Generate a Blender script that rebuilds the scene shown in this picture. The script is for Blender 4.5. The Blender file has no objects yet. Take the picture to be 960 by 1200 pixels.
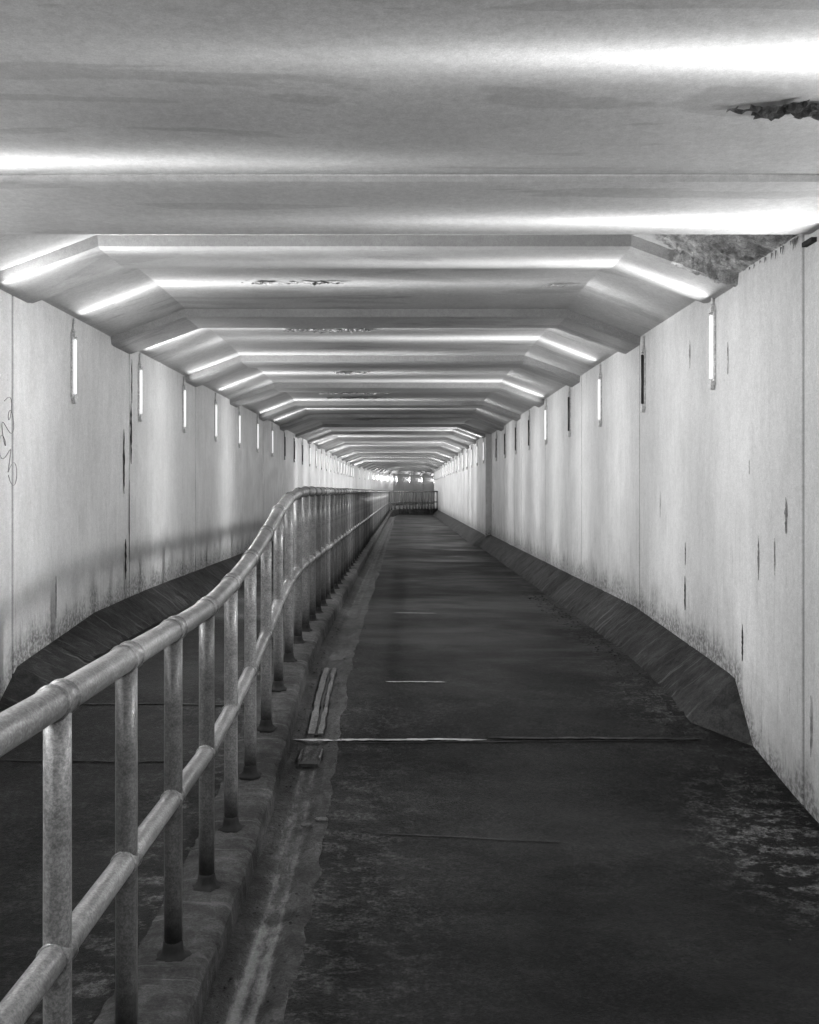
import bpy, bmesh, math, random
from mathutils import Vector, Matrix, noise
random.seed(7)
sc = bpy.context.scene
C = sc.collection
CH = 1.77                       # camera height above the near floor; heights below are given relative to the lens

# ------------------------------------------------------------------ helpers
def smooth(a, b, x):
    t = min(1.0, max(0.0, (x-a)/(b-a))); return t*t*(3-2*t)
def interp(tab, x):
    if x <= tab[0][0]: return tab[0][1]
    for (a, u), (b, v) in zip(tab, tab[1:]):
        if x <= b:
            t = (x-a)/(b-a); return u+(v-u)*t
    return tab[-1][1]
def nz(x, y, z=0.0): return noise.noise(Vector((x, y, z)))

def link(name, me, parent=None):
    o = bpy.data.objects.new(name, me); C.objects.link(o)
    if parent is not None: o.parent = parent
    return o
def mesh_obj(name, verts, faces, mat, parent=None, smooth_sh=False, attrs=None):
    me = bpy.data.meshes.new(name); me.from_pydata([tuple(v) for v in verts], [], faces); me.update()
    bm = bmesh.new(); bm.from_mesh(me); bmesh.ops.recalc_face_normals(bm, faces=bm.faces); bm.to_mesh(me); bm.free()
    if attrs:
        for k, vals in attrs.items():
            a = me.attributes.new(k, 'FLOAT', 'POINT'); a.data.foreach_set('value', vals)
    if smooth_sh:
        me.polygons.foreach_set('use_smooth', [True]*len(me.polygons))
    me.materials.append(mat)
    return link(name, me, parent)
def tag(o, label=None, cat=None, group=None, kind=None):
    if label: o['label'] = label
    if cat: o['category'] = cat
    if group: o['group'] = group
    if kind: o['kind'] = kind
    return o
def empty(name, loc=(0, 0, 0), rz=0):
    o = link(name, None); o.location = loc; o.rotation_euler = (0, 0, rz); o.empty_display_size = .1
    return o
def loft(rings, closed=False, caps=False):
    n = len(rings[0]); V = [p for r in rings for p in r]; F = []
    m = n if closed else n-1
    for i in range(len(rings)-1):
        for j in range(m):
            a = i*n+j; b = i*n+(j+1) % n
            F.append((a, b, b+n, a+n))
    if caps:
        F.append(tuple(range(n))); k = (len(rings)-1)*n
        F.append(tuple(range(k+n-1, k-1, -1)))
    return V, F
def tube(path, rad, n=16, caps=True):
    rings = []
    for i, p in enumerate(path):
        p = Vector(p)
        a = Vector(path[max(0, i-1)]); b = Vector(path[min(len(path)-1, i+1)])
        d = (b-a).normalized()
        s = Vector((0, 0, 1)) if abs(d.z) < .9 else Vector((1, 0, 0))
        u = d.cross(s).normalized(); v = d.cross(u).normalized()
        r = rad[i] if isinstance(rad, (list, tuple)) else rad
        rings.append([p + (u*math.cos(2*math.pi*k/n) + v*math.sin(2*math.pi*k/n))*r for k in range(n)])
    return loft(rings, True, caps)
def box(c, s):
    x, y, z = c; a, b, d = s[0]/2, s[1]/2, s[2]/2
    V = [(x+i*a, y+j*b, z+k*d) for i in (-1, 1) for j in (-1, 1) for k in (-1, 1)]
    F = [(0, 1, 3, 2), (4, 6, 7, 5), (0, 4, 5, 1), (2, 3, 7, 6), (0, 2, 6, 4), (1, 5, 7, 3)]
    return V, F
def join(*vfs):
    V, F = [], []
    for v, f in vfs:
        k = len(V); V += list(v); F += [tuple(i+k for i in g) for g in f]
    return V, F

# ------------------------------------------------------------------ materials
SPEC = {'worn_asphalt': .13, 'haunch_concrete': .2, 'painted_slab': .1, 'painted_soffit': .12, 'kerb_concrete': .2, 'gutter_concrete': .25, 'galvanised_pipe': .5}
class NT:
    def __init__(s, name):
        s.m = bpy.data.materials.new(name); s.m.use_nodes = True
        s.t = s.m.node_tree; s.N = s.t.nodes; s.L = s.t.links
        s.b = s.N['Principled BSDF']
        s.tc = s.N.new('ShaderNodeTexCoord')
    def link(s, a, b): s.L.new(a, b)
    def mapping(s, scale):
        m = s.N.new('ShaderNodeMapping'); m.inputs['Scale'].default_value = scale
        s.link(s.tc.outputs['Object'], m.inputs[0]); return m.outputs[0]
    def noise(s, scale, detail=6, rough=.6, dist=0.0, sc3=(1, 1, 1)):
        n = s.N.new('ShaderNodeTexNoise'); n.inputs['Scale'].default_value = scale
        n.inputs['Detail'].default_value = detail; n.inputs['Roughness'].default_value = rough
        n.inputs['Distortion'].default_value = dist
        s.link(s.mapping(sc3), n.inputs['Vector']); return n.outputs['Fac']
    def ramp(s, x, a, b, va=0.0, vb=1.0, sm=True):
        r = s.N.new('ShaderNodeMapRange'); r.interpolation_type = 'SMOOTHSTEP' if sm else 'LINEAR'
        for k, v in zip(('From Min', 'From Max', 'To Min', 'To Max'), (a, b, va, vb)): r.inputs[k].default_value = v
        s.link(x, r.inputs['Value']); return r.outputs[0]
    def math(s, op, a, b=None, c=None):
        m = s.N.new('ShaderNodeMath'); m.operation = op
        for i, v in enumerate((a, b, c)):
            if v is None: continue
            if isinstance(v, (int, float)): m.inputs[i].default_value = v
            else: s.link(v, m.inputs[i])
        return m.outputs[0]
    def mul(s, a, b): return s.math('MULTIPLY', a, b)
    def add(s, a, b): return s.math('ADD', a, b)
    def mix(s, f, a, b):
        m = s.N.new('ShaderNodeMix'); m.data_type = 'FLOAT'
        for i, v in enumerate((f, a, b)):
            k = (0, 2, 3)[i]
            if isinstance(v, (int, float)): m.inputs[k].default_value = v
            else: s.link(v, m.inputs[k])
        return m.outputs[0]
    def grain(s, lo=.84, hi=1.14, scale=34):
        return s.ramp(s.noise(scale, 8, 1.0), .40, .60, lo, hi, False)
    def attr(s, name):
        a = s.N.new('ShaderNodeAttribute'); a.attribute_name = name; return a.outputs['Fac']
    def out(s, col, rough=.7, bump=None, strength=.3, dist=.01, metallic=0.0, gr=(.84, 1.14)):
        col = s.mul(col, s.grain(*gr))
        g = s.N.new('ShaderNodeCombineColor')
        for i in range(3): s.link(col, g.inputs[i])
        s.link(g.outputs[0], s.b.inputs['Base Color'])
        if isinstance(rough, (int, float)): s.b.inputs['Roughness'].default_value = rough
        else: s.link(rough, s.b.inputs['Roughness'])
        s.b.inputs['Metallic'].default_value = metallic; s.b.inputs['Specular IOR Level'].default_value = SPEC.get(s.m.name, .35)
        if bump is not None:
            bn = s.N.new('ShaderNodeBump'); bn.inputs['Strength'].default_value = strength
            bn.inputs['Distance'].default_value = dist
            s.link(bump, bn.inputs['Height']); s.link(bn.outputs[0], s.b.inputs['Normal'])
        return s.m

def wall_material(name, base=.64):
    n = NT(name)
    h = n.attr('foot')                                     # metres above the foot of the wall
    jt = n.attr('joint')
    big = n.mul(n.ramp(n.noise(.9, 4), .3, .7, .88, 1.06), n.ramp(n.noise(4.5, 7, .7, .2, (1.4, 1.4, .3)), .32, .68, .92, 1.05))
    fine = n.ramp(n.noise(120, 3, .75), .3, .7, .88, 1.08)
    mid = n.ramp(n.noise(14, 6, .65), .3, .7, .955, 1.03)
    vs = n.noise(9, 6, .7, .2, (3.0, 3.0, .16))           # vertical runs
    streak = n.ramp(vs, .54, .74, 0, 1)
    low = n.ramp(h, 0.0, 1.7, 1.0, .12)
    v2 = n.noise(26, 4, .7, .1, (3.0, 3.0, .10))
    thin = n.ramp(v2, .61, .72, 0, 1)
    col = n.mul(n.mul(big, fine), n.mul(mid, base))
    col = n.mul(col, n.mix(n.mul(streak, low), 1.0, .60))
    col = n.mul(col, n.mix(n.mul(thin, n.ramp(h, 0, 2.0, .9, .25)), 1.0, .50))
    # grime rising from the foot, ragged upper edge
    rag = n.add(h, n.mul(n.math('SUBTRACT', n.noise(5, 7, .75, .3, (1, 1, .45)), .5), -.75))
    grime = n.ramp(rag, .02, .30, 1, 0)
    speck = n.ramp(n.noise(30, 6, .75), .42, .56, 0, 1)
    g = n.mul(grime, n.add(n.mul(speck, .75), .25))
    col = n.mix(n.mul(g, .85), col, .07)
    rag2 = n.add(h, n.mul(n.math('SUBTRACT', n.noise(2.2, 7, .7, .3, (1, 1, .6)), .5), -1.7))
    col = n.mul(col, n.mix(n.ramp(rag2, .05, .6, 1, 0), 1.0, .78))
    # small dark chips, stretched vertically
    chip = n.ramp(n.noise(6.5, 6, .68, .3, (2.2, 2.2, .34)), .70, .73, 0, 1)
    col = n.mix(n.mul(chip, .75), col, .10)
    col = n.mix(n.mul(jt, .8), col, .07)
    bump = n.add(n.mul(n.noise(60, 5, .7), .5), n.add(n.mul(vs, .4), n.mul(chip, -1.2)))
    return n.out(col, n.ramp(n.noise(3), .3, .7, .5, .75), bump, .35, .006)

def ceiling_material(name, base=.5, grain=1.0):
    n = NT(name)
    big = n.ramp(n.noise(1.3, 6, .65, .3, (.7, 1.2, 1)), .3, .7, .86, 1.10)
    mott = n.ramp(n.noise(22, 6, .7), .3, .7, .94, 1.05); big = n.mul(big, mott)
    st = n.noise(1.5, 5, .55, .8, (.26, 1.5, 1))
    stain = n.ramp(st, .60, .625, 0, 1)
    stain2 = n.ramp(n.noise(2.6, 5, .5, .6, (.22, 1.5, 1)), .63, .65, 0, 1)
    fine = n.ramp(n.noise(190, 2, .7), .3, .7, 1-.06*grain, 1+.06*grain)
    pits = n.ramp(n.noise(75, 3, .6), .68, .74, 1, 1-.16*grain)
    col = n.mul(n.mul(big, fine), n.mul(pits, base))
    col = n.mul(col, n.mix(stain, 1.0, .82)); col = n.mul(col, n.mix(stain2, 1.0, .84))
    bump = n.add(n.mul(n.noise(120, 4, .7), .6), n.mul(n.noise(12, 3), .5))
    return n.out(col, .6, bump, .22*grain, .005)

def asphalt_material(name, base=.0080):
    n = NT(name)
    big = n.ramp(n.noise(.55, 5, .6, .2, (.8, 1.2, 1)), .3, .7, .62, 1.5)
    blot = n.ramp(n.noise(3.2, 7, .68, 0, (.8, 1.3, 1)), .35, .68, .75, 1.35)
    fine = n.mul(n.ramp(n.noise(95, 4, .8), .3, .72, .45, 1.6), n.ramp(n.noise(38, 5, .85), .36, .66, .45, 1.75))
    spk = n.ramp(n.noise(60, 3, .6), .70, .76, 0, 1)
    dirt = n.attr('dirt')
    dn = n.ramp(n.noise(9, 9, .78, .15, (.8, 1.35, 1)), .49, .57, 0, 1)
    dn2 = n.ramp(n.noise(38, 6, .8), .40, .62, .15, 1)
    col = n.mul(n.mul(big, blot), n.mul(fine, base))
    col = n.mix(n.mul(spk, .6), col, .05)
    col = n.mix(n.mul(n.mul(dn, dn2), dirt), col, .16)
    wet = n.ramp(n.noise(.8, 4, .6, .3, (.7, 1.1, 1)), .35, .65, .50, .78)
    bump = n.add(n.mul(n.noise(110, 5, .8), 1.0), n.mul(n.noise(22, 5), .5))
    return n.out(col, wet, bump, .8, .010, 0.0, (.4, 1.65))

def rough_concrete(name, base=.15, streak=0.0, contrast=1.0, rough=.75, sc3=(1, 1, 1), silt=False):
    n = NT(name)
    big = n.ramp(n.noise(2.2, 6, .65, .3), .3, .7, 1-.35*contrast, 1+.35*contrast)
    fine = n.ramp(n.noise(110, 4, .75), .3, .7, .72, 1.28)
    lay = n.ramp(n.noise(9, 7, .72, .4, sc3), .38, .66, .65, 1.4)
    col = n.mul(n.mul(big, fine), n.mul(lay, base))
    dark = n.ramp(n.noise(18, 6, .7), .6, .68, 0, 1)
    col = n.mix(n.mul(dark, .6), col, .03)
    if streak:
        s = n.ramp(n.noise(7, 6, .7, .25, (.2, 2.6, .2)), .55, .66, 0, 1)
        col = n.mix(n.mul(s, streak), col, base*4.2)
    if silt:
        a = n.attr('silt'); q = n.ramp(n.add(a, n.mul(n.noise(24, 7, .75, .4, (1, .35, 1)), 1.7)), .95, 1.55, 0, 1)
        col = n.mix(n.mul(q, .85), col, .17)
    bump = n.add(n.noise(45, 6, .75), n.mul(n.noise(8, 6), 1.0))
    return n.out(col, rough, bump, .9, .03 if name in ('kerb_concrete', 'gutter_concrete') else .014, 0.0, (.7, 1.25))

def pipe_material(name, base=.152, foot=False):
    n = NT(name)
    a = n.ramp(n.noise(3.0, 5, .65, .3), .3, .7, .78, 1.2)
    sp = n.ramp(n.noise(130, 4, .75), .35, .68, .62, 1.32)
    m2 = n.ramp(n.noise(28, 5, .7), .35, .65, .82, 1.16)
    wh = n.ramp(n.noise(34, 3, .6), .735, .76, 0, 1)
    rust = n.ramp(n.noise(11, 6, .7, .3), .61, .68, 0, 1)
    col = n.mul(n.mul(a, sp), n.mul(m2, base))
    col = n.mix(n.mul(rust, .45), col, .10); col = n.mix(n.mul(wh, .8), col, .62)
    zs = n.N.new('ShaderNodeSeparateXYZ'); n.link(n.tc.outputs['Object'], zs.inputs[0])
    gz = n.ramp(n.add(zs.outputs[2], n.mul(n.noise(16, 5, .7), -.16)), -.07, .10, .85, 0)
    if foot:
        col = n.mix(gz, col, .022)
        oi = n.N.new('ShaderNodeObjectInfo'); col = n.mul(col, n.ramp(oi.outputs['Random'], 0, 1, .5, 1.3, False))  # random tone per post puts uneven light along the railing into the colour
    bump = n.add(n.noise(95, 4, .7), n.mul(n.noise(20, 3), .5))
    return n.out(col, n.ramp(n.noise(14, 4), .3, .7, .36, .6), bump, .28, .003, .25)

def flat(name, base, rough=.6, metallic=0.0, nscale=60):
    n = NT(name)
    col = n.mul(n.ramp(n.noise(nscale, 4), .3, .7, .75, 1.25), base)
    return n.out(col, rough, n.noise(nscale*1.5, 3), .2, .003, metallic)

def glow(name, s):
    m = bpy.data.materials.new(name); m.use_nodes = True
    b = m.node_tree.nodes['Principled BSDF']
    b.inputs['Base Color'].default_value = (.8, .8, .8, 1)
    b.inputs['Emission Color'].default_value = (1, 1, 1, 1); b.inputs['Emission Strength'].default_value = s; m.cycles.emission_sampling = 'NONE'
    return m

M = dict(
    wall=wall_material('painted_wall'), soffit=ceiling_material('painted_soffit', .46),
    rib=ceiling_material('stippled_rib', .32, 1.9), slab=ceiling_material('painted_slab', .61, 1.0),
    asphalt=asphalt_material('worn_asphalt'), haunch=rough_concrete('haunch_concrete', .028, .6, 1.2),
    kerb=rough_concrete('kerb_concrete', .042, .4, 1.6, .8, (1, 1, 1)),
    gutter=rough_concrete('gutter_concrete', .034, 0, 1.5, .7, (1.6, .8, 1), True),
    channel=rough_concrete('silty_channel', .065, 0, .8, .5, (3, .7, 1)),
    rubble=rough_concrete('broken_concrete', .42, 0, 1.5, .9),
    pipe=pipe_material('galvanised_pipe'), post=pipe_material('galvanised_post', .155, True), grime=flat('black_grime', .007, .9),
    housing=flat('lamp_housing', .6, .5, .2), tube=glow('lit_tube', .75), dead=flat('unlit_tube', .035, .4),
    dark=flat('dark_gap', .02, .9), line=flat('joint_sealant', .22, .8, 0, 25), outer=rough_concrete('outer_concrete', .2),
    gash=rough_concrete('gash_concrete', .10, 0, 1.5, .95),
    peel=rough_concrete('peeled_paint', .34, 0, 1.4, .9), ink=flat('faint_ink', .26, .8),
)

# ------------------------------------------------------------------ lie of the land (metres, relative to the lens)
KT = [(-9, -1.57), (3.3, -1.57), (3.7, -1.562), (4.17, -1.53), (4.6, -1.475), (5.0, -1.405), (5.4, -1.325), (5.8, -1.235), (6.2, -1.165), (6.7, -1.12),
      (7.3, -1.102), (8, -1.10), (100, -1.10)]
def K(y): return .25*interp(KT, y-.2)+.5*interp(KT, y)+.25*interp(KT, y+.2)   # top of the kerb
def FR(x, y):                                                                # right-hand path
    return K(y) - .115 - .03*smooth(-.4, 1.8, x)*smooth(5.0, 7, y) + .012*nz(x*.8, y*.6)
def FL(x, y): return K(y) - .06 + .010*nz(x*.9+7, y*.7)

STN = [(46, (-2.47, 46), (1.87, 46)), (48, (-2.35, 48), (1.87, 48.2)), (56, (-1.97, 56), (1.87, 55)), (65, (-1.4, 65.5), (1.87, 57.5)),
       (69, (-.77, 68.6), (2.2, 59.0)), (78, (2.1, 75.4), (4.6, 64.0)), (98, (10, 92), (12.6, 80))]
STEP = 21.4
def pair(s):
    if s <= 46: return Vector((-2.47, s)), Vector((2.0 if s < STEP else 1.87, s))
    for (a, l0, r0), (b, l1, r1) in zip(STN, STN[1:]):
        if s <= b:
            t = (s-a)/(b-a); return Vector(l0).lerp(Vector(l1), t), Vector(r0).lerp(Vector(r1), t)
    return Vector(STN[-1][1]), Vector(STN[-1][2])
WT, HT = 1.31, 1.54            # wall top and flat soffit
SLAB_END = 4.66
def W(p2, h): return (p2[0], p2[1], h+CH)

# ------------------------------------------------------------------ walls
CREST = {1: [(5.66, -1.118), (8.1, -.990), (100, -.990)], -1: [(6.0, -1.115), (7.5, -.965), (9.0, -.940), (100, -.935)]}
def crest(side, y): return interp(CREST[side], y)
def wall(side, joints):
    ss = []
    s = -8.0
    while s < 12: ss.append(s); s += .12
    while s < 46: ss.append(s); s += .3
    while s <= 98: ss.append(s); s += .8
    ss = [v for v in ss if all(abs(v-j) > .035 for j in joints)]
    gd = {}
    for j in joints:
        for d, k in ((-.016, 0), (-.005, 1), (.005, 1), (.016, 0)):
            ss.append(j+d); gd[round(j+d, 4)] = k
    if side > 0: ss += [STEP-.004, STEP+.004]
    ss.sort()
    V, foot, jt = [], [], []
    hs_up = [.0, .04, .1, .2, .35, .6, .9, 1.3, 1.7, 2.1]
    rows = len(hs_up)+3
    for s in ss:
        L, R = pair(s)
        p = L if side < 0 else R
        u = (R-L).normalized(); out = -u if side < 0 else u
        fy = K(p[1])-.17
        e0 = 5.66 if side > 0 else 6.0; base = fy if s < e0-.3 else (fy + (crest(side, p[1])-.03-fy)*min(1, (s-e0+.3)/.3))
        top = 1.60
        k = gd.get(round(s, 4), 0)
        q = p + out*(.014*k + .004*nz(p[0]*.7, p[1]*.7, 3))
        V.append((q[0], q[1], fy-.25+CH)); foot.append(0); jt.append(k*.6)
        tot = top-(base)
        for i, hh in enumerate(hs_up):
            f = hh/2.1*(tot)
            V.append((q[0], q[1], base+f+CH)); foot.append(max(0, f)); jt.append(k)
        o = p+out*.35
        V.append((o[0], o[1], top+CH)); V.append((o[0], o[1], fy-.25+CH)); foot += [2, 2]; jt += [0, 0]
    n = rows; F = []
    for i in range(len(ss)-1):
        for j in range(n):
            a = i*n+j; b = i*n+(j+1) % n; F.append((a, b, b+n, a+n))
    F.append(tuple(range(n))); F.append(tuple(range((len(ss)-1)*n+n-1, (len(ss)-1)*n-1, -1)))
    return V, F, {'foot': foot, 'joint': jt}

JL = [1.3, 3.6, 5.93, 8.46] + [8.46+2.68*i for i in range(1, 14)] + [47.5+2.4*i for i in range(18)]
JR = [-.6, 2.0, 4.70, 7.95, 10.55] + [10.55+2.68*i for i in range(1, 13)] + [16.9]
JR = sorted(j for j in JR if abs(j-STEP) > .3 and j < 45)
wl = empty('tunnel_wall', (-2.47, 0, 0)); tag(wl, 'long off-white painted concrete wall left of the railing, with a black vertical crack and faint scribble', 'wall')
wr = empty('tunnel_wall', (2.0, 0, 0)); tag(wr, 'off-white painted concrete wall on the right beside the wide path, broken at its near top corner', 'wall')
def to_local(V, par): return [(v[0]-par.location[0], v[1]-par.location[1], v[2]-par.location[2]) for v in V]
def part(name, V, F, mat, par, sm=False, attrs=None):
    return mesh_obj(name, to_local(V, par), F, mat, par, sm, attrs)
for side, par, J in ((-1, wl, JL), (1, wr, JR)):
    V, F, A = wall(side, J)
    o = part('wall_panels', V, F, M['wall'], par, False, A)

# dark concrete haunch along each wall foot
def haunch(side):
    e0 = 5.66 if side > 0 else 6.0
    ss = []; s = e0+.1
    while s < 14: ss.append(s); s += .05
    while s < (57 if side > 0 else 96): ss.append(s); s += .4
    rings = []
    for s in [e0-.32, e0]+ss:
        L, R = pair(s); p = L if side < 0 else R
        u = (R-L).normalized(); inn = u if side < 0 else -u
        f = K(p[1])-(.145 if side > 0 else .06)
        end = s < e0-.1
        ht = .003 if end else crest(side, p[1])-f; wd = .012 if end else .285
        pts = []
        for (a, b) in ((-.02, -.12), (1.0, -.12), (1.0, 0), (.95, .05), (.84, .18), (.72, .32), (.56, .47), (.40, .63), (.22, .81), (.05, .96), (-.02, 1.0)):
            r_ = (.007*nz(s*2.3, side*4+b*3)+.005*nz(s*9, b*7, side)+.004*nz(s*31, b*20, side)) * (1 if 0 < a else .3)
            if b <= .05 and a > 0: r_ += .016*nz(s*6, 3, side)+.012*nz(s*19, 5, side)
            gr = .010 if (not end and s < 20 and abs(((s-e0)/.92) % 1-.5) > .475) else 0
            q = p + inn*(a*wd + (0 if end else r_ - gr))
            z = f + (b*ht if b > 0 else (-.12 if b < 0 else 0))
            pts.append((q[0], q[1], z+CH+(0 if end or b > .9 else r_*.6)))
        rings.append(pts)
    return loft(rings, True, True)
for side, par in ((-1, wl), (1, wr)):
    V, F = haunch(side); part('base_haunch', V, F, M['haunch'], par)

# black crack runs on the left wall and the flakes beside it
def flake(par, side, y, z0, z1, w, seed, mat='dark'):
    rnd = random.Random(seed); n = 14; x = (-2.47+.003) if side < 0 else (2.0-.003)
    V, F = [], []
    for i in range(n+1):
        t = i/n; z = z0+(z1-z0)*t
        ww = w*(math.sin(math.pi*min(1, max(.02, t)))**.6)*(.35+.9*rnd.random()); c = y+.25*w*(rnd.random()-.5)
        V += [(x, c-ww/2, z+CH), (x - side*.002, c+ww/2, z+CH)]
    for i in range(n): F.append((2*i, 2*i+1, 2*i+3, 2*i+2))
    return part('paint_chip', V, F, M[mat], par)
for y, a, b, w, sd in ((8.50, .25, .82, .05, 1), (8.28, -.02, .55, .045, 2), (8.44, -.62, .1, .02, 3), (8.33, -.78, -.42, .05, 4), (8.52, .8, 1.2, .02, 5),
                       (6.66, -.9, -.6, .012, 6)):
    flake(wl, -1, y, a, b, w, sd)
for y, a, b, w, sd in ((4.90, -.22, -.03, .03, 11), (5.05, -.45, -.25, .012, 13), (6.65, -.52, -.36, .014, 14), (6.66, -.84, -.60, .022, 15),
                       (6.55, .86, 1.06, .02, 16), (5.78, .72, .92, .014, 17), (5.28, -.5, -.25, .02, 18), (5.53, -1.0, -.78, .022, 20),
                       (4.60, -1.30, -1.0, .016, 21), (20.9, -.5, -.25, .06, 22), (5.42, .1, .18, .01, 23), (7.3, -.2, .0, .012, 24)):
    flake(wr, 1, y, a, b, w, sd, 'dark' if sd in (14, 15, 20) else 'peel')
# faint scribble at the left edge of the photo
def scribble():
    x = -2.47+.004
    pts = []
    for i in range(120):
        t = i/119
        yy = 5.80+.10*math.sin(t*9.2)*(1-t*.4)+.05*math.sin(t*31)+.08*t
        zz = .56-.52*t+.05*math.sin(t*40)
        pts.append((x, yy, zz+CH))
    return tube(pts, .0022, 5)
V, F = scribble(); part('scribble', V, F, M['ink'], wl)

# ------------------------------------------------------------------ roof: long soffit with chamfers
roof = empty('tunnel_roof', (0, SLAB_END, WT+CH)); tag(roof, 'pale concrete tunnel roof with chamfered sides and flaking ribs running into the distance', 'roof')
def section(s, dh=0.0, grow=.05):
    L, R = pair(s); u = (R-L).normalized(); c = .63
    return [W(L-u*grow, WT-grow*.44+dh), W(L+u*c, HT+dh), W(R-u*c, HT+dh), W(R+u*grow, WT-grow*.44+dh)]
RIB0 = [5.62, 7.9, 10.6, 13.3, 16.0, 18.7]
ribs = RIB0+[18.7+2.7*i for i in range(1, 25)]
ribs = [r for r in ribs if r < 84]
rings = []
s = SLAB_END
ss = []
while s < 46: ss.append(s); s += .15
while s < 98: ss.append(s); s += .6
ss += [STEP-.004, STEP+.004]; ss.sort()
for s in ss:
    base = section(s)
    # bays bow up gently between ribs
    prev = max([r for r in ribs if r <= s], default=ribs[0]-2.6); nxt = min([r for r in ribs if r > s], default=ribs[-1]+2.7)
    t = (s-prev)/(nxt-prev)
    bow = .012*math.sin(math.pi*min(1, max(0, (t-.27)/.73)))
    pts = []
    for i, p in enumerate(base): pts.append((p[0], p[1], p[2]+(bow if i in (1, 2) else 0)))
    L, R = pair(s); u = (R-L).normalized()
    pts += [W(R+u*.6, 2.0), W(L-u*.6, 2.0)]
    rings.append(pts)
V, F = loft(rings, True, True); part('soffit', V, F, M['soffit'], roof)
for r in ribs:
    wd = .70; prof = ((0.0, .03), (.04, -.062), (.09, -.070), (wd-.16, -.070), (wd-.07, -.055), (wd, .03))
    rg = []
    for (a, dh) in prof:
        base = section(r+a, 0, .03)
        L, R = pair(r+a); u = (R-L).normalized()
        extra = [W(L-u*.03, WT-.013+dh)] + [base[1], base[2]] + [W(R+u*.03, WT-.013+dh)]
        rg.append([(extra[0][0], extra[0][1], WT-.013+dh+CH), (base[1][0], base[1][1], HT+dh+CH),
                   (base[2][0], base[2][1], HT+dh+CH), (extra[3][0], extra[3][1], WT-.013+dh+CH)])
    V, F = loft(rg); part('rib', V, F, M['rib'], roof)

# near slabs, lower and flat
def slab(name, y0, y1, h, label):
    V = []
    ys = [y0+(y1-y0)*i/24 for i in range(25)]
    rg = []
    for i, y in enumerate(ys):
        e = .012 if i in (0, 24) else 0
        xs = [-2.52+4.57*j/24 for j in range(25)]
        rg.append([(x, y, h+e+.002*nz(x*.6, y*1.3, 5)+CH) for x in xs] + [(2.6, y, h+.5+CH), (-3.07, y, h+.5+CH)])
    V, F = loft(rg, True, True)
    o = mesh_obj(name, V, F, M['slab']); return tag(o, label, 'roof slab')
slab('roof_slab', -8, 3.795, 1.272, 'wide flat grey soffit slab nearest the camera, with a dark spalled patch at its right')
slab('roof_slab', 3.80, SLAB_END-.004, 1.266, 'narrow lower soffit slab between the thin joint line and the first chamfered bay')

# spalled patches: ragged sheets of broken concrete just proud of the surface
def spall(par, cx, cy, h, sx, sy, seed, mat='rubble', thr=.02, name='spalled_patch', slope=0.0, depth=.02):
    nx, ny = int(max(14, sx/.012)), int(max(6, sy/.010))
    nx, ny = min(nx, 110), min(ny, 40)
    V, idx = [], {}
    F = []
    def val(x, y):
        u = (x-cx)/(sx/2); v = (y-cy)/(sy/2)
        return (1-u*u)*.55 - v*v*.55 + .55*nz(x*7+seed, y*16, seed) + .35*nz(x*19, y*36, seed+3)
    for i in range(nx+1):
        for j in range(ny+1):
            x = cx+sx*1.1*(i/nx-.5); y = cy+sy*1.5*(j/ny-.5)
            if val(x, y) > thr+.25:
                d = depth*(.5+nz(x*26, y*30, seed+1)+.6*nz(x*60, y*60, seed))
                idx[(i, j)] = len(V); V.append((x, y, h-.004-max(0, d)+slope*(x-cx)+CH))
    for (i, j) in idx:
        if all(k in idx for k in ((i+1, j), (i, j+1), (i+1, j+1))):
            F.append((idx[i, j], idx[i+1, j], idx[i+1, j+1], idx[i, j+1]))
    if F: return part(name, V, F, M[mat], par)
bow = .02
near1 = [o for o in C.objects if o.name.startswith('roof_slab')][0]
spall(near1, 1.66, 3.10, 1.268, 1.15, .17, 3, 'gash', -.35, depth=.016)
for (cx, y_, sx, sy, sd, mt) in ((-.85, 6.92, .9, .10, 5, 'rubble'), (-.75, 8.92, 1.3, .22, 6, 'peel'), (-.7, 12.1, .8, .14, 8, 'rubble'), (-.75, 13.9, 1.2, .3, 9, 'peel'),
                                 (-.7, 15.4, 1.3, .35, 10, 'peel'), (-.6, 19.0, 1.2, .5, 12, 'rubble'), (-.5, 22.6, 1.6, .5, 13, 'peel'),
                                 (-.2, 25.4, 1.6, .6, 14, 'peel'), (1.15, 7.0, .35, .08, 15, 'rubble'), (.0, 6.3, .3, .05, 16, 'rubble')):
    rr = [r for r in ribs if r <= y_][-1:] or [ribs[0]-2.6]; rn = min(r for r in ribs if r > y_)
    hh = HT-.070 if y_ < rr[0]+.66 else HT+.012*math.sin(math.pi*min(1, max(0, ((y_-rr[0])/(rn-rr[0])-.27)/.73)))
    sl = 0
    spall(roof, cx, y_, hh-.004, sx, sy, sd, mt, .0, depth=.015)
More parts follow.
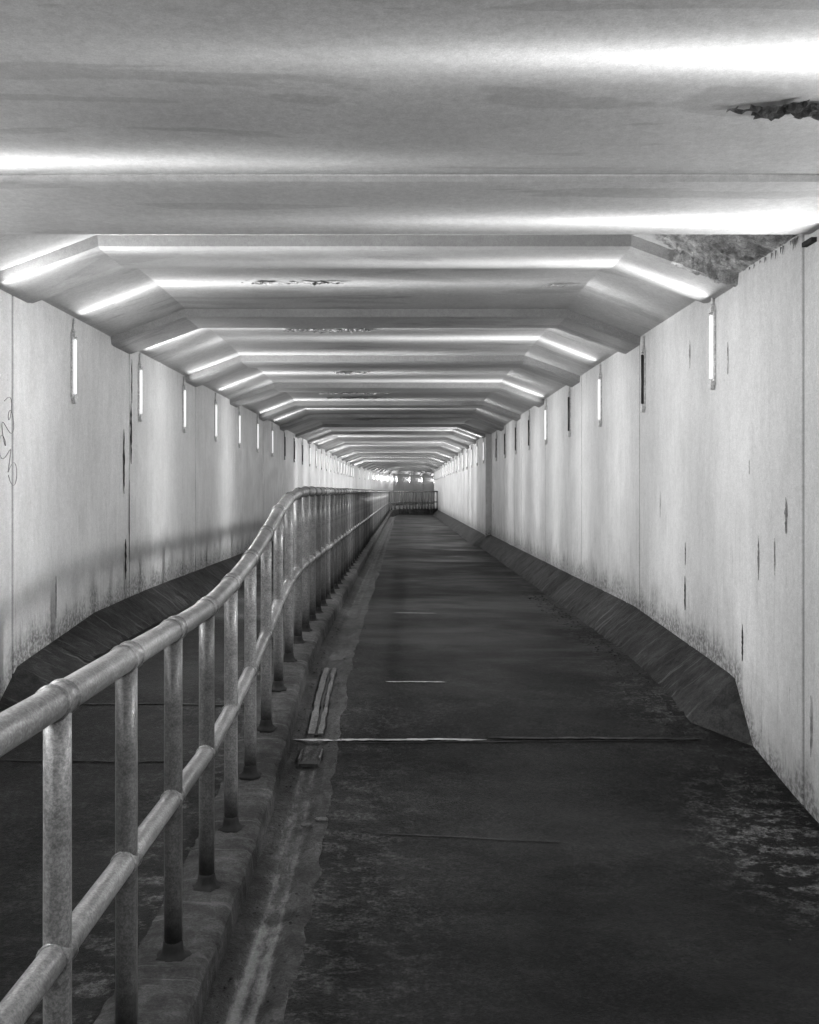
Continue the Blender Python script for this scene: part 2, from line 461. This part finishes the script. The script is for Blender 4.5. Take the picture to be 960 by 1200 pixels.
# broken corner where the near slab meets the right wall
def rubble():
    rnd = random.Random(4); V, F = [], []
    nx, ny = 60, 44
    idx = {}
    for i in range(nx+1):
        for j in range(ny+1):
            x = .95+1.07*i/nx; y = 4.68+.98*j/ny
            ceil_h = min(HT, WT+(2.0-x)*.365) - (.068 if 5.60 < y < 6.34 else 0)
            u = (x-1.0)/1.0; v = j/ny
            edge = u*1.15 - v*.62 + .30*nz(x*6, y*6, 2) + .15*nz(x*17, y*17, 9)
            if edge < -.03: continue
            drop = (.022*min(1, (edge+.03)*2.0)*(1+.7*nz(x*9, y*9, 1)) + .022*nz(x*24, y*24, 4)+.012*nz(x*60, y*60, 4))*(1-.6*smooth(1.9, 2.0, x))
            drop = max(.006, drop)
            idx[i, j] = len(V); V.append((x, y, ceil_h-drop+CH))
    for (i, j) in idx:
        if all(k in idx for k in ((i+1, j), (i, j+1), (i+1, j+1))):
            F.append((idx[i, j], idx[i+1, j], idx[i+1, j+1], idx[i, j+1]))
    return V, F
V, F = rubble(); part('broken_corner', V, F, M['rubble'], roof)
V, F = box((1.99, 4.60, 1.222+CH), (.03, .11, .022)); part('dark_hole', V, F, M['dark'], wr)
# hanging shreds of mortar over the wall top
def shreds():
    rnd = random.Random(12); parts = []
    for i in range(16):
        y = 4.72+.75*rnd.random(); L = .015+.045*rnd.random()**2
        parts.append(tube([(1.992, y, 1.29+CH), (1.990, y+.01*rnd.random(), 1.29-L+CH)], [.005, .001], 5))
    return join(*parts)
V, F = shreds(); part('mortar_shreds', V, F, M['peel'], wr)

# ------------------------------------------------------------------ paths, gutter, kerb
def ladder(y0, y1, a=.1):
    ys = []; y = y0
    while y < y1: ys.append(y); y += a if y < 8 else (.3 if y < 22 else .9)
    ys.append(y1); return ys
def sheet(name, x0, x1, y0, y1, nx, fn, mat, dirtf=None):
    ys = ladder(y0, y1); V = []; d = []
    for y in ys:
        for j in range(nx+1):
            x = x0+(x1-x0)*j/nx; V.append((x, y, fn(x, y)+CH)); d.append(dirtf(x, y) if dirtf else 0)
    F = [(i*(nx+1)+j, i*(nx+1)+j+1, (i+1)*(nx+1)+j+1, (i+1)*(nx+1)+j) for i in range(len(ys)-1) for j in range(nx)]
    return mesh_obj(name, V, F, mat, None, True, {'dirt': d})
def dirt_r(x, y):
    a = smooth(1.25, 1.95, x)*(1-smooth(5.6, 6.6, y)*.6)*.6*(.35+.65*smooth(4.6, 4.1, abs(y-4.0)+4.0))
    b = smooth(.35, -.38, x)*smooth(7.0, 4.0, y)*.32
    c = smooth(1.2, 1.65, x)*smooth(5.3, 5.8, y)*.35
    d = 1.3*math.exp(-((x-1.78)/.30)**2-((y-4.35)/.42)**2)
    return min(1, d+a*(1 if y < 5.4 else .3)+b+c)
tag(sheet('path', -.395, 2.1, -8, 50.9, 26, FR, M['asphalt'], dirt_r), 'wide dark asphalt path running down the middle of the tunnel', kind='structure')
tag(sheet('footway', -2.6, -.88, -8, 60, 16, FL, M['asphalt'], lambda x, y: .10+.5*smooth(-1.3, -.9, x)), 'narrow dark footway between the left wall and the railing', kind='structure')
tag(sheet('far_floor', -2.6, 15, 51.3, 100, 20, lambda x, y: -1.0, M['haunch']), 'dark floor beyond the bend', kind='structure')

GX = [-.70, -.655, -.63, -.60, -.585, -.57, -.555, -.54, -.52, -.50, -.485, -.47, -.455, -.43, -.40]
def gutter():
    rg = []; silt = []
    for y in ladder(-8, 46, .045):
        f = K(y)-.115+.004
        e = .028*nz(y*3.1, 1)+.020*nz(y*9, 2)+.012*nz(y*27, 3)
        row = []
        for x in GX:
            t = (x+.52)/.075; dip = -.028*math.exp(-t**4)
            row.append((x, y, f+dip+.004*nz(x*12, y*5, 4)+CH))
            near = .30*smooth(5.5, 5.3, y)+.35*smooth(4.1, 3.0, y)+.5*smooth(6.9, 6.5, y)*smooth(5.4, 5.6, y)+.25*smooth(9, 10, y)
            silt.append(near*(math.exp(-((x+.552)/.018)**2)+.8*math.exp(-((x+.488)/.016)**2)+.35*math.exp(-((x+.52)/.05)**2)))
        row += [(-.375+e, y, FR(-.375, y)+.003+CH), (-.366+e, y, FR(-.366, y)-.004+CH)]; silt += [.10, 0]
        rg.append(row)
    return loft(rg), silt
(V, F), sl_ = gutter()
g = mesh_obj('gutter', V, F, M['gutter'], None, False, {'silt': sl_}); tag(g, 'worn concrete gutter along the foot of the kerb', kind='structure')
rail_dr = empty('drain_channel', (-.52, 5.9, K(5.9)-.11+CH)); tag(rail_dr, 'pale twin-lipped drain channel set in the gutter beyond the transverse joint', 'drain')
def lip(x0, x1, y0, y1):
    rg = []; X0, X1 = x0, x1
    for y in [y0+(y1-y0)*i/40 for i in range(41)]:
        f = K(y)-.128; x0 = X0+.010*nz(y*9, X0*9)+.006*nz(y*28, 1); x1 = X1+.008*nz(y*9, X1*9+4)+.005*nz(y*31, 2)
        rg.append([(x0, y, f-.01+CH), (x0, y, f+.012+CH), (x1, y, f+.012+CH), (x1, y, f-.01+CH)])
    return loft(rg, True, True)
for a, b in ((-.560, -.522), (-.498, -.474)):
    V, F = lip(a, b, 5.50, 6.62); part('channel_lip', V, F, M['channel'], rail_dr)
V, F = lip(-.520, -.498, 5.5, 6.62); V = [(v[0], v[1], v[2]-.008) for v in V]; part('channel_slot', V, F, M['dark'], rail_dr)
# broken box in the gutter just before the joint
pit = empty('gutter_pit', (-.52, 5.3, K(5.3)-.11+CH)); tag(pit, 'small broken rectangular pit in the gutter just before the pale joint', 'pit')
def at_floor(x, y, h): return FR(x, y)+h
f = K(5.28)-.115
for c, s_ in (((-.575, 5.26, f-.012), (.010, .22, .02)), ((-.462, 5.27, f-.012), (.009, .20, .02))):
    V, F = box((c[0], c[1], c[2]+CH), s_); part('pit_edge', V, F, M['channel'] if s_[1] > .1 else M['kerb'], pit)
V, F = box((-.52, 5.14, f-.027+CH), (.10, .05, .012)); part('pit_hole', V, F, M['dark'], pit)

KP = [(-.80, -8), (-.80, 45), (-.78, 47), (-.66, 48.8), (-.38, 50.1), (.1, 50.8), (.9, 51.1), (2.3, 51.4)]
def kpath(step=.035):
    pts = []
    y = -8.0
    while y < 45: pts.append((-.80, y)); y += step if y < 9 else (.2 if y < 20 else .8)
    for (a, b) in zip(KP[1:], KP[2:]):
        for i in range(6): pts.append((a[0]+(b[0]-a[0])*i/6, a[1]+(b[1]-a[1])*i/6))
    pts.append(KP[-1]); return pts
def kerb_top(y): return K(y)+.17*smooth(46, 49.5, y)
def kerb():
    P = kpath(); rg = []
    for i, p in enumerate(P):
        a = Vector(P[max(0, i-1)]); b = Vector(P[min(len(P)-1, i+1)]); d = (b-a).normalized(); r = Vector((d.y, -d.x))
        t = kerb_top(p[1]); y = p[1]; q = Vector(p)
        n1 = .006*nz(y*6, 1) + .007*nz(y*17, 2); n2 = .012*nz(y*4, 5)+.012*nz(y*15, 6)+.009*nz(y*37, 9); n3 = .012*max(0, nz(y*5, 11))+.012*max(0, nz(y*23, 12)-.1)
        low = -.16-(.2*smooth(46, 49, y))
        prof = ((-.13, -.1), (-.12+n2, -.012+n1), (-.05, .002+n1*.5), (.06, .0+n1), (.10, -.001+n1*.8-n3*.3), (.128+n2*.6, -.006+n1-n3), (.146+n2*.9, -.022+n2*.6-n3), (.150+n2, -.06), (.155+n2*.4, low))
        rg.append([W(q+r*a_, t+b_) for a_, b_ in prof])
    return loft(rg, True, True)
V, F = kerb(); kb = mesh_obj('kerb', V, F, M['kerb']); tag(kb, 'worn dark concrete kerb carrying the railing, curving right at the far end', 'kerb')

# transverse joints and cracks across the path
def across(name, y, x0, x1, w, mat, label, seed, fn=FR, lift=.004, slant=0.0, kind_cat='joint'):
    rnd = random.Random(seed); n = 60; V, F = [], []
    for i in range(n+1):
        x = x0+(x1-x0)*i/n; yy = y+slant*(x-x0)+.012*nz(x*3, seed)+.005*nz(x*13, seed)
        ww = w*(.55+.6*rnd.random())*min(1, .2+min(i, n-i)/6)
        V += [(x, yy-ww/2, fn(x, yy)+lift+CH), (x, yy+ww/2, fn(x, yy)+lift+CH)]
    for i in range(n): F.append((2*i, 2*i+2, 2*i+3, 2*i+1))
    o = mesh_obj(name, V, F, M[mat]); return tag(o, label, kind_cat)
across('floor_joint', 5.42, -.64, .48, .045, 'line', 'pale filled joint line across the path, its bright left half', 1)
across('floor_joint', 5.44, .49, 1.72, .05, 'kerb', 'duller cracked right half of the pale joint across the path', 2)
across('floor_joint', 5.385, -.3, 1.7, .014, 'dark', 'thin black edge in front of the pale joint across the path', 3, slant=.012)
across('floor_crack', 4.42, -.15, .75, .012, 'dark', 'thin dark slanting crack in the near part of the path', 4, slant=-.10, kind_cat='crack')
across('floor_joint', 6.28, -.12, .28, .03, 'line', 'short pale scrape on the path beyond the long joint', 5, kind_cat='scrape')
across('floor_joint', 9.35, -.1, .33, .03, 'line', 'small faint scrape on the path level with the far drain', 6, kind_cat='scrape')
across('footway_joint', 5.05, -2.2, -.95, .022, 'dark', 'black joint line across the left footway seen between the railing posts', 7, fn=FL)
across('footway_joint', 5.75, -2.2, -.95, .03, 'kerb', 'pale joint line across the left footway beyond the black one', 8, fn=FL)

# grit and broken chips by the right wall foot and in the gutter
def chips(n, fx, seed, smin, smax):
    rnd = random.Random(seed); parts = []
    for i in range(n):
        x, y = fx(rnd); s = smin+(smax-smin)*rnd.random()**2.5
        z = FR(x, y)+CH+s*.2
        V = []
        for k in range(6):
            a = k*math.pi/3+rnd.random()*.5; r = s*(.6+.5*rnd.random())
            V.append((x+r*math.cos(a), y+r*math.sin(a), z-s*.25))
        for k in range(6):
            v = V[k]; t = .5+.3*rnd.random(); V.append((x+(v[0]-x)*t, y+(v[1]-y)*t, z+s*(.2+.3*rnd.random())))
        F = [(k, (k+1) % 6, 6+(k+1) % 6, 6+k) for k in range(6)]+[(6, 7, 8, 9, 10, 11)]
        parts.append((V, F))
    return join(*parts)
V, F = chips(520, lambda r: (1.95-abs(r.gauss(0, .28)), 3.5+2.6*r.random()), 3, .002, .010)
tag(mesh_obj('grit', V, F, M['kerb']), 'loose grit and paint flakes at the foot of the right wall', 'grit', kind='stuff')
V, F = chips(300, lambda r: ((-.62+.05*r.random()) if r.random() < .5 else (-.45+.12*r.random()), 2.5+6*r.random()), 5, .002, .011)
tag(mesh_obj('gravel', V, F, M['kerb']), 'fine grit and crumbs lying along the gutter', 'grit', kind='stuff')
V, F = chips(800, lambda r: (1.66-.22*r.random()**2, 5.5+6*r.random()), 6, .003, .013)
tag(mesh_obj('grit', V, F, M['kerb']), 'crumbled edge pieces along the haunch foot on the right', 'grit', kind='stuff')
for i, (x, y, s, lb) in enumerate(((-.40, 4.55, .045, 'flat pale concrete chip at the gutter edge nearest the camera'),
                                  (-.47, 4.50, .035, 'small dark broken chip lying in the gutter beside a pale one'))):
    rnd = random.Random(i+50); V = []
    z = FR(x, y)+CH
    for lv, t in ((0, 1), (.5, .95), (.6, .7)):
        for k in range(8):
            a = k*math.pi/4; r = s*(.8+.35*nz(k*3.1, i*5))*t; V.append((x+r*math.cos(a), y+r*math.sin(a)*.8, z+s*.3*lv+.002))
    F = [(l*8+k, l*8+(k+1) % 8, l*8+8+(k+1) % 8, l*8+8+k) for l in range(2) for k in range(8)]+[tuple(range(16, 24))]
    tag(mesh_obj('concrete_chip', V, F, M['channel' if i == 0 else 'kerb']), lb, 'chip')

# ------------------------------------------------------------------ railing
rl = empty('railing', (-.78, 3.12, K(3.12)+CH)); tag(rl, 'galvanised pipe railing with two rails, rising over the ramp and curving away far off', 'railing')
stations = [1.04, 1.575]
y = 2.11
while y < 44.8: stations.append(y); y += .535
P3 = [(-.78, y) for y in stations]
for (a, b) in zip([(-.78, 45.0)]+KP[2:], KP[2:]): pass
bend = [(-.78, 45.3), (-.775, 46.2), (-.755, 47.0), (-.70, 47.8), (-.62, 48.6), (-.45, 49.5), (-.2, 50.2), (.0, 50.5)] + [(.18+.165*i, 50.72+.055*i) for i in range(11)]
P3 += bend
def rail_h(x, y): return K(y)+1.10 + .004*nz(y*2, 4) - .0*smooth(46, 49, y)
jit = [(.006*nz(i*1.7, 3), .004*nz(i*2.1, 8)) for i in range(len(P3))]
NODE = [Vector((p[0]+jit[i][0], p[1], rail_h(*p)+CH+jit[i][1])) for i, p in enumerate(P3)]
MID = [Vector((p[0]+jit[i][0], p[1], K(p[1])+.53+CH+jit[i][1])) for i, p in enumerate(P3)]
def smooth_path(nodes, sub):
    out = []
    for i in range(len(nodes)-1):
        p0 = nodes[max(0, i-1)]; p1 = nodes[i]; p2 = nodes[i+1]; p3 = nodes[min(len(nodes)-1, i+2)]
        for k in range(sub):
            t = k/sub
            c = .5*((2*p1)+(-p0+p2)*t+(2*p0-5*p1+4*p2-p3)*t*t+(-p0+3*p1-3*p2+p3)*t**3)
            out.append(p1.lerp(p2, t)*.45+c*.55)
    out.append(nodes[-1]); return out
V, F = tube(smooth_path(NODE, 5), .0375, 20); part('handrail', V, F, M['pipe'], rl, True)
V, F = tube(smooth_path(MID, 5), .032, 18); part('mid_rail', V, F, M['pipe'], rl, True)
# post mesh (shared): from the kerb up to the handrail
def lathe(profile, n=18):
    rings = [[(r*math.cos(2*math.pi*k/n), r*math.sin(2*math.pi*k/n), z) for k in range(n)] for z, r in profile]
    return loft(rings, True, True)
V, F = lathe([(0, .031), (.3, .0305), (.53, .031), (.8, .0305), (1.07, .0305)])
post0 = mesh_obj('post', V, F, M['post'], rl, True)
V, F = lathe([(-.01, .062), (.002, .055), (.008, .044), (.02, .037), (.038, .034), (.05, .0312)], 28)
V = [Vector((v[0]*(1+.28*nz(v[0]*40, v[1]*40, 2)*(1 if v[2] < .015 else .25)), v[1]*(1+.28*nz(v[0]*40, v[1]*40, 7)*(1 if v[2] < .015 else .25)), v[2]+.004*nz(v[0]*90, v[1]*90))) for v in V]
foot0 = mesh_obj('post_foot', V, F, M['grime'], post0, True)
def fitting(r, L):
    n = 20; prof = [(-L, r*.96), (-L+.002, r+.006), (-L*.80, r+.0045), (-L*.78, r+.0018), (0, r+.0022), (L*.78, r+.0018), (L*.80, r+.0045), (L-.002, r+.006), (L, r*.96)]
    rings = [[(r_*math.cos(2*math.pi*k/n), z, r_*math.sin(2*math.pi*k/n)) for k in range(n)] for z, r_ in prof]
    return loft(rings, True, False)
V, F = fitting(.0375, .036); col0 = mesh_obj('rail_collar', V, F, M['pipe'], post0, True)
V, F = fitting(.032, .032); col1 = mesh_obj('rail_collar', V, F, M['pipe'], post0, True)
def place_post(i, post, kids):
    b = Vector((NODE[i].x, NODE[i].y, kerb_top(NODE[i].y)+CH-.004 if NODE[i].y > 45.5 else K(NODE[i].y)+CH))
    L = (NODE[i].z-b.z)
    post.location = b-rl.location
    a = NODE[max(0, i-1)]; c = NODE[min(len(NODE)-1, i+1)]; d = (c-a).normalized()
    yaw = math.atan2(-d.x, d.y); pitch = math.asin(d.z)
    post.scale = (1, 1, L/1.10)
    k = 1.10/L
    kids[1].location = (0, 0, 1.10); kids[1].rotation_euler = (pitch, 0, yaw); kids[1].scale = (1, 1, 1)
    kids[2].location = (0, 0, (MID[i].z-b.z)*k); kids[2].rotation_euler = (pitch, 0, yaw)
    kids[0].rotation_euler = (0, 0, i*1.3)
kids0 = [foot0, col0, col1]
for i in range(len(P3)):
    if i == 0: po, kk = post0, kids0
    else:
        po = post0.copy(); C.objects.link(po); po.parent = rl; kk = []
        for q in kids0:
            c = q.copy(); C.objects.link(c); c.parent = po; kk.append(c)
    place_post(i, po, kk)

# ------------------------------------------------------------------ wall lamps
LAMP_Z = .93
def lamp_light(FAN_K=3.3, FAN_A=.24, core=.76):
    l = bpy.data.lights.new('tube_light', 'AREA'); l.shape = 'ELLIPSE'; l.size = .034; l.size_y = .36
    l.energy = LAMP_W; l.use_nodes = True; t = l.node_tree; N = t.nodes; Lk = t.links
    em = [n for n in N if n.type == 'EMISSION'][0]
    g = N.new('ShaderNodeNewGeometry'); sp = N.new('ShaderNodeSeparateXYZ'); Lk.new(g.outputs['Incoming'], sp.inputs[0])
    def m(op, a, b=None):
        q = N.new('ShaderNodeMath'); q.operation = op
        for i, v in enumerate((a, b)):
            if v is None: continue
            if isinstance(v, (int, float)): q.inputs[i].default_value = v
            else: Lk.new(v, q.inputs[i])
        return q.outputs[0]
    X = m('MAXIMUM', m('ABSOLUTE', sp.outputs[0]), .12); Y = m('ABSOLUTE', sp.outputs[1])
    Z = m('MULTIPLY', sp.outputs[2], ZSIGN)
    Zc = m('MAXIMUM', Z, .09)
    ratio = m('DIVIDE', Y, Zc)
    fan = m('ADD', m('MULTIPLY', m('EXPONENT', m('MULTIPLY', m('POWER', m('MULTIPLY', ratio, FAN_K), 1.7), -1.0)), core),
            m('MULTIPLY', m('EXPONENT', m('MULTIPLY', ratio, -3.4)), 1-core))
    xh = m('DIVIDE', X, Zc)
    dec = m('DIVIDE', m('MINIMUM', m('ADD', m('MULTIPLY', xh, .35), .50), 1.0), m('ADD', m('POWER', m('MULTIPLY', xh, FAN_D), 5.0), 1.0))
    up = m('MINIMUM', m('MAXIMUM', m('MULTIPLY', m('SUBTRACT', Z, .085), 25.0), 0.0), 1.0)
    fanI = m('MULTIPLY', m('MULTIPLY', m('MULTIPLY', fan, dec), m('DIVIDE', FAN_A, m('MULTIPLY', m('POWER', Zc, 3.0), X))), up)
    band = m('EXPONENT', m('MULTIPLY', m('POWER', m('MULTIPLY', Y, 8.0), 2.0), -1.0))
    shade = m('SUBTRACT', 1.0, m('MULTIPLY', m('MINIMUM', m('MULTIPLY', m('MAXIMUM', Z, 0.0), 5.0), 1.0), .74))
    omni = m('MULTIPLY', m('ADD', m('MULTIPLY', band, BAND), OMNI), shade)
    Lk.new(m('ADD', omni, fanI), em.inputs['Strength'])
    return l
LAMP_W, ZSIGN, FAN_D, BAND, OMNI = 17.0, 1.0, .2, 2.3, .80
LD = lamp_light()
LDR = lamp_light(3.3, .17, .76); LDR.energy = LAMP_W*1.55
LDF = lamp_light(); LDF.energy = LAMP_W*1.3
LDN = lamp_light(3.3, .062, .85)
LDE = bpy.data.lights.new('tube_light', 'SPOT'); LDE.energy = 55; LDE.spot_size = math.radians(115); LDE.spot_blend = 1.0; LDE.shadow_soft_size = 0
def lamp_meshes(on):
    # local frame: +x points into the tunnel, wall face at x = 0
    V, F = join(box((.006, .030, 0), (.012, .012, .50)), box((.006, -.030, 0), (.012, .012, .50)),
                box((.003, 0, 0), (.006, .046, .50)), box((.016, 0, .235), (.032, .074, .03)), box((.016, 0, -.235), (.030, .070, .03)))
    hs = (V, F)
    tb = lathe([(-.205, .004), (-.2, .012), (.2, .012), (.205, .004)], 12)
    tb = ([(v[0]+.020, v[1], v[2]) for v in tb[0]], tb[1])
    cd = join(tube([(.012, 0, .25), (.012, 0, .30), (.012, .004, .36)], .009, 8), box((.012, 0, .262), (.028, .036, .02)))
    en = box((.017, 0, -.262), (.026, .040, .026))
    return hs, tb, cd, en
def make_lamp(on, label):
    t = empty('wall_lamp'); hs, tb, cd, en = lamp_meshes(on)
    mesh_obj('housing', *hs, M['housing'], t)
    mesh_obj('lamp_tube', *tb, M['tube' if on else 'dead'], t, True)
    mesh_obj('conduit', *cd, M['housing'], t, True)
    mesh_obj('end_cap', *en, M['housing'], t)
    return t
def copy_tree(o):
    r = o.copy(); C.objects.link(r)
    for ch in o.children:
        c = ch.copy(); C.objects.link(c); c.parent = r
    return r
proto_on = make_lamp(True, ''); proto_off = make_lamp(False, '')
used = {True: False, False: False}
ORD = ['first', 'second', 'third', 'fourth', 'fifth', 'sixth', 'seventh', 'eighth', 'ninth', 'tenth', 'eleventh', 'twelfth']
def ordinal(i): return ORD[i] if i < len(ORD) else None
cnt = {}
def put_lamp(s, side, on, seen=True, light=True):
    L, R = pair(s); u = (R-L).normalized(); p = L if side < 0 else R; inn = u if side < 0 else -u
    pos = (p[0], p[1], LAMP_Z+CH)
    if seen:
        proto = proto_on if on else proto_off
        t = proto if not used[on] else copy_tree(proto); used[on] = True
        t.location = pos; t.rotation_euler = (0, 0, math.atan2(inn.y, inn.x))
        sd = 'left' if side < 0 else 'right'
        k = (side, on); i = cnt.get(k, 0)
        near = s < 5.8
        if not near: cnt[k] = i+1
        st = 'lit' if on else 'unlit dark'
        if near: lb = 'lit upright tube lamp on the %s wall, closer than the photo edge shows' % sd
        elif i == 0: lb = 'nearest %s upright tube lamp on the %s wall' % (st, sd)
        elif ordinal(i): lb = '%s upright tube lamp on the %s wall, %s %s one counting from the camera' % (st, sd, ordinal(i), 'lit' if on else 'dark')
        else: lb = 'tiny distant %s upright tube lamp on the far stretch of the %s wall' % (st, sd)  # also labels the unseen lamps added past the right-hand bend
        tag(t, lb, 'lamp', ('lamps beside the camera, %s wall' % sd) if near else 'upright tube lamps along the %s wall' % sd if ordinal(i) else 'distant lamps on the %s wall' % sd)
    if on and light:
        q = Vector(pos)+Vector((inn.x, inn.y, 0))*.036
        lo = bpy.data.objects.new('tube_light', LDE if s > 46 else LDF if s > 21.5 else (LDN if s < 4.9 else (LDR if side > 0 else LD))); C.objects.link(lo); lo.location = q
        # area lights shine along -Z: turn -Z to the inward normal, long side upright
        zax = -Vector((inn.x, inn.y, 0)); yax = Vector((0, 0, 1)); xax = yax.cross(zax)
        lo.rotation_euler = Matrix((xax, yax, zax)).transposed().to_euler()
        lo.parent = t if False else None
        if seen:
            lo.parent = t; lo.matrix_parent_inverse = Matrix.Identity(4)
            lo.location = (.14 if s > 46 else .036, 0, 0); lo.rotation_euler = (math.pi/2, 0, -math.pi/2)
            # local frame of the lamp: +x inward, so -Z -> +x
            lo.rotation_euler = Matrix(((0, 0, -1), (1, 0, 0), (0, -1, 0))).to_euler() if False else Matrix(((0, 0, -1), (-1, 0, 0), (0, 1, 0))).to_euler()
for s in (-5.0, -3.2, -1.4, .35, 2.1, 3.65): put_lamp(s, -1, True, True)
for s in (-4.4, -2.6, -.8, 1.0, 2.75, 4.40): put_lamp(s, 1, True, True)
put_lamp(5.66, -1, True)
left = [7.0+1.76*i for i in range(7)]
for s in left: put_lamp(s, -1, True)
for s in (19.4, 21.1, 22.8): put_lamp(s, -1, False)
s = 24.6
while s < 46: put_lamp(s, -1, True); s += 1.76
for s, on in ((6.04, 1), (7.78, 0), (9.5, 1), (11.25, 0), (13.1, 1), (14.85, 0), (16.6, 0), (18.4, 0), (20.1, 0)): put_lamp(s, 1, bool(on))
s = 21.75
while s < 57: put_lamp(s, 1, True); s += 1.9
s = 49
while s < 94: put_lamp(s, -1, True); s += 3.0
for s in (59, 63, 67, 70.5, 74, 78, 82, 87, 92): put_lamp(s, 1, True)  # unseen lamps, added round the bend to brighten the far end wall

# ------------------------------------------------------------------ ground, world, sun, camera
me = bpy.data.meshes.new('ground'); S = 3000
me.from_pydata([(-S, -S, -.45), (S, -S, -.45), (S, S, -.45), (-S, S, -.45)], [], [(0, 1, 2, 3)]); me.materials.append(M['outer'])
tag(link('ground', me), 'flat ground around the tunnel', kind='structure')

w = bpy.data.worlds.new('World'); sc.world = w; w.use_nodes = True; w.cycles.sampling_method = 'NONE'
N = w.node_tree.nodes; Lk = w.node_tree.links
sky = N.new('ShaderNodeTexSky'); sky.sky_type = 'NISHITA'; sky.sun_disc = False
sky.sun_elevation = math.radians(28); sky.sun_rotation = math.radians(200)
bw = N.new('ShaderNodeRGBToBW'); Lk.new(sky.outputs[0], bw.inputs[0]); Lk.new(bw.outputs[0], N['Background'].inputs[0])
N['Background'].inputs[1].default_value = .06
sl = bpy.data.lights.new('sun', 'SUN'); sl.energy = 2.0; sl.angle = math.radians(.5)
so = bpy.data.objects.new('sun', sl); C.objects.link(so)
so.rotation_euler = (math.radians(62), 0, math.radians(100))

cam = bpy.data.cameras.new('camera'); co = bpy.data.objects.new('camera', cam); C.objects.link(co)
co.location = (0, 0, CH); co.rotation_euler = (math.pi/2, 0, 0)
cam.sensor_fit = 'HORIZONTAL'; cam.sensor_width = 36; cam.lens = 36*1100/960
cam.shift_x = 7/960; cam.shift_y = -24/960; cam.clip_start = .05; cam.clip_end = 6000
sc.camera = co
sc.view_settings.view_transform = 'Standard'; sc.view_settings.look = 'None'; sc.view_settings.exposure = 0
cy = sc.cycles
cy.use_denoising = True; cy.use_light_tree = True
cy.max_bounces = 6; cy.diffuse_bounces = 4; cy.glossy_bounces = 3; cy.sample_clamp_indirect = 3.0; cy.sample_clamp_direct = 0
cy.caustics_reflective = False; cy.caustics_refractive = False
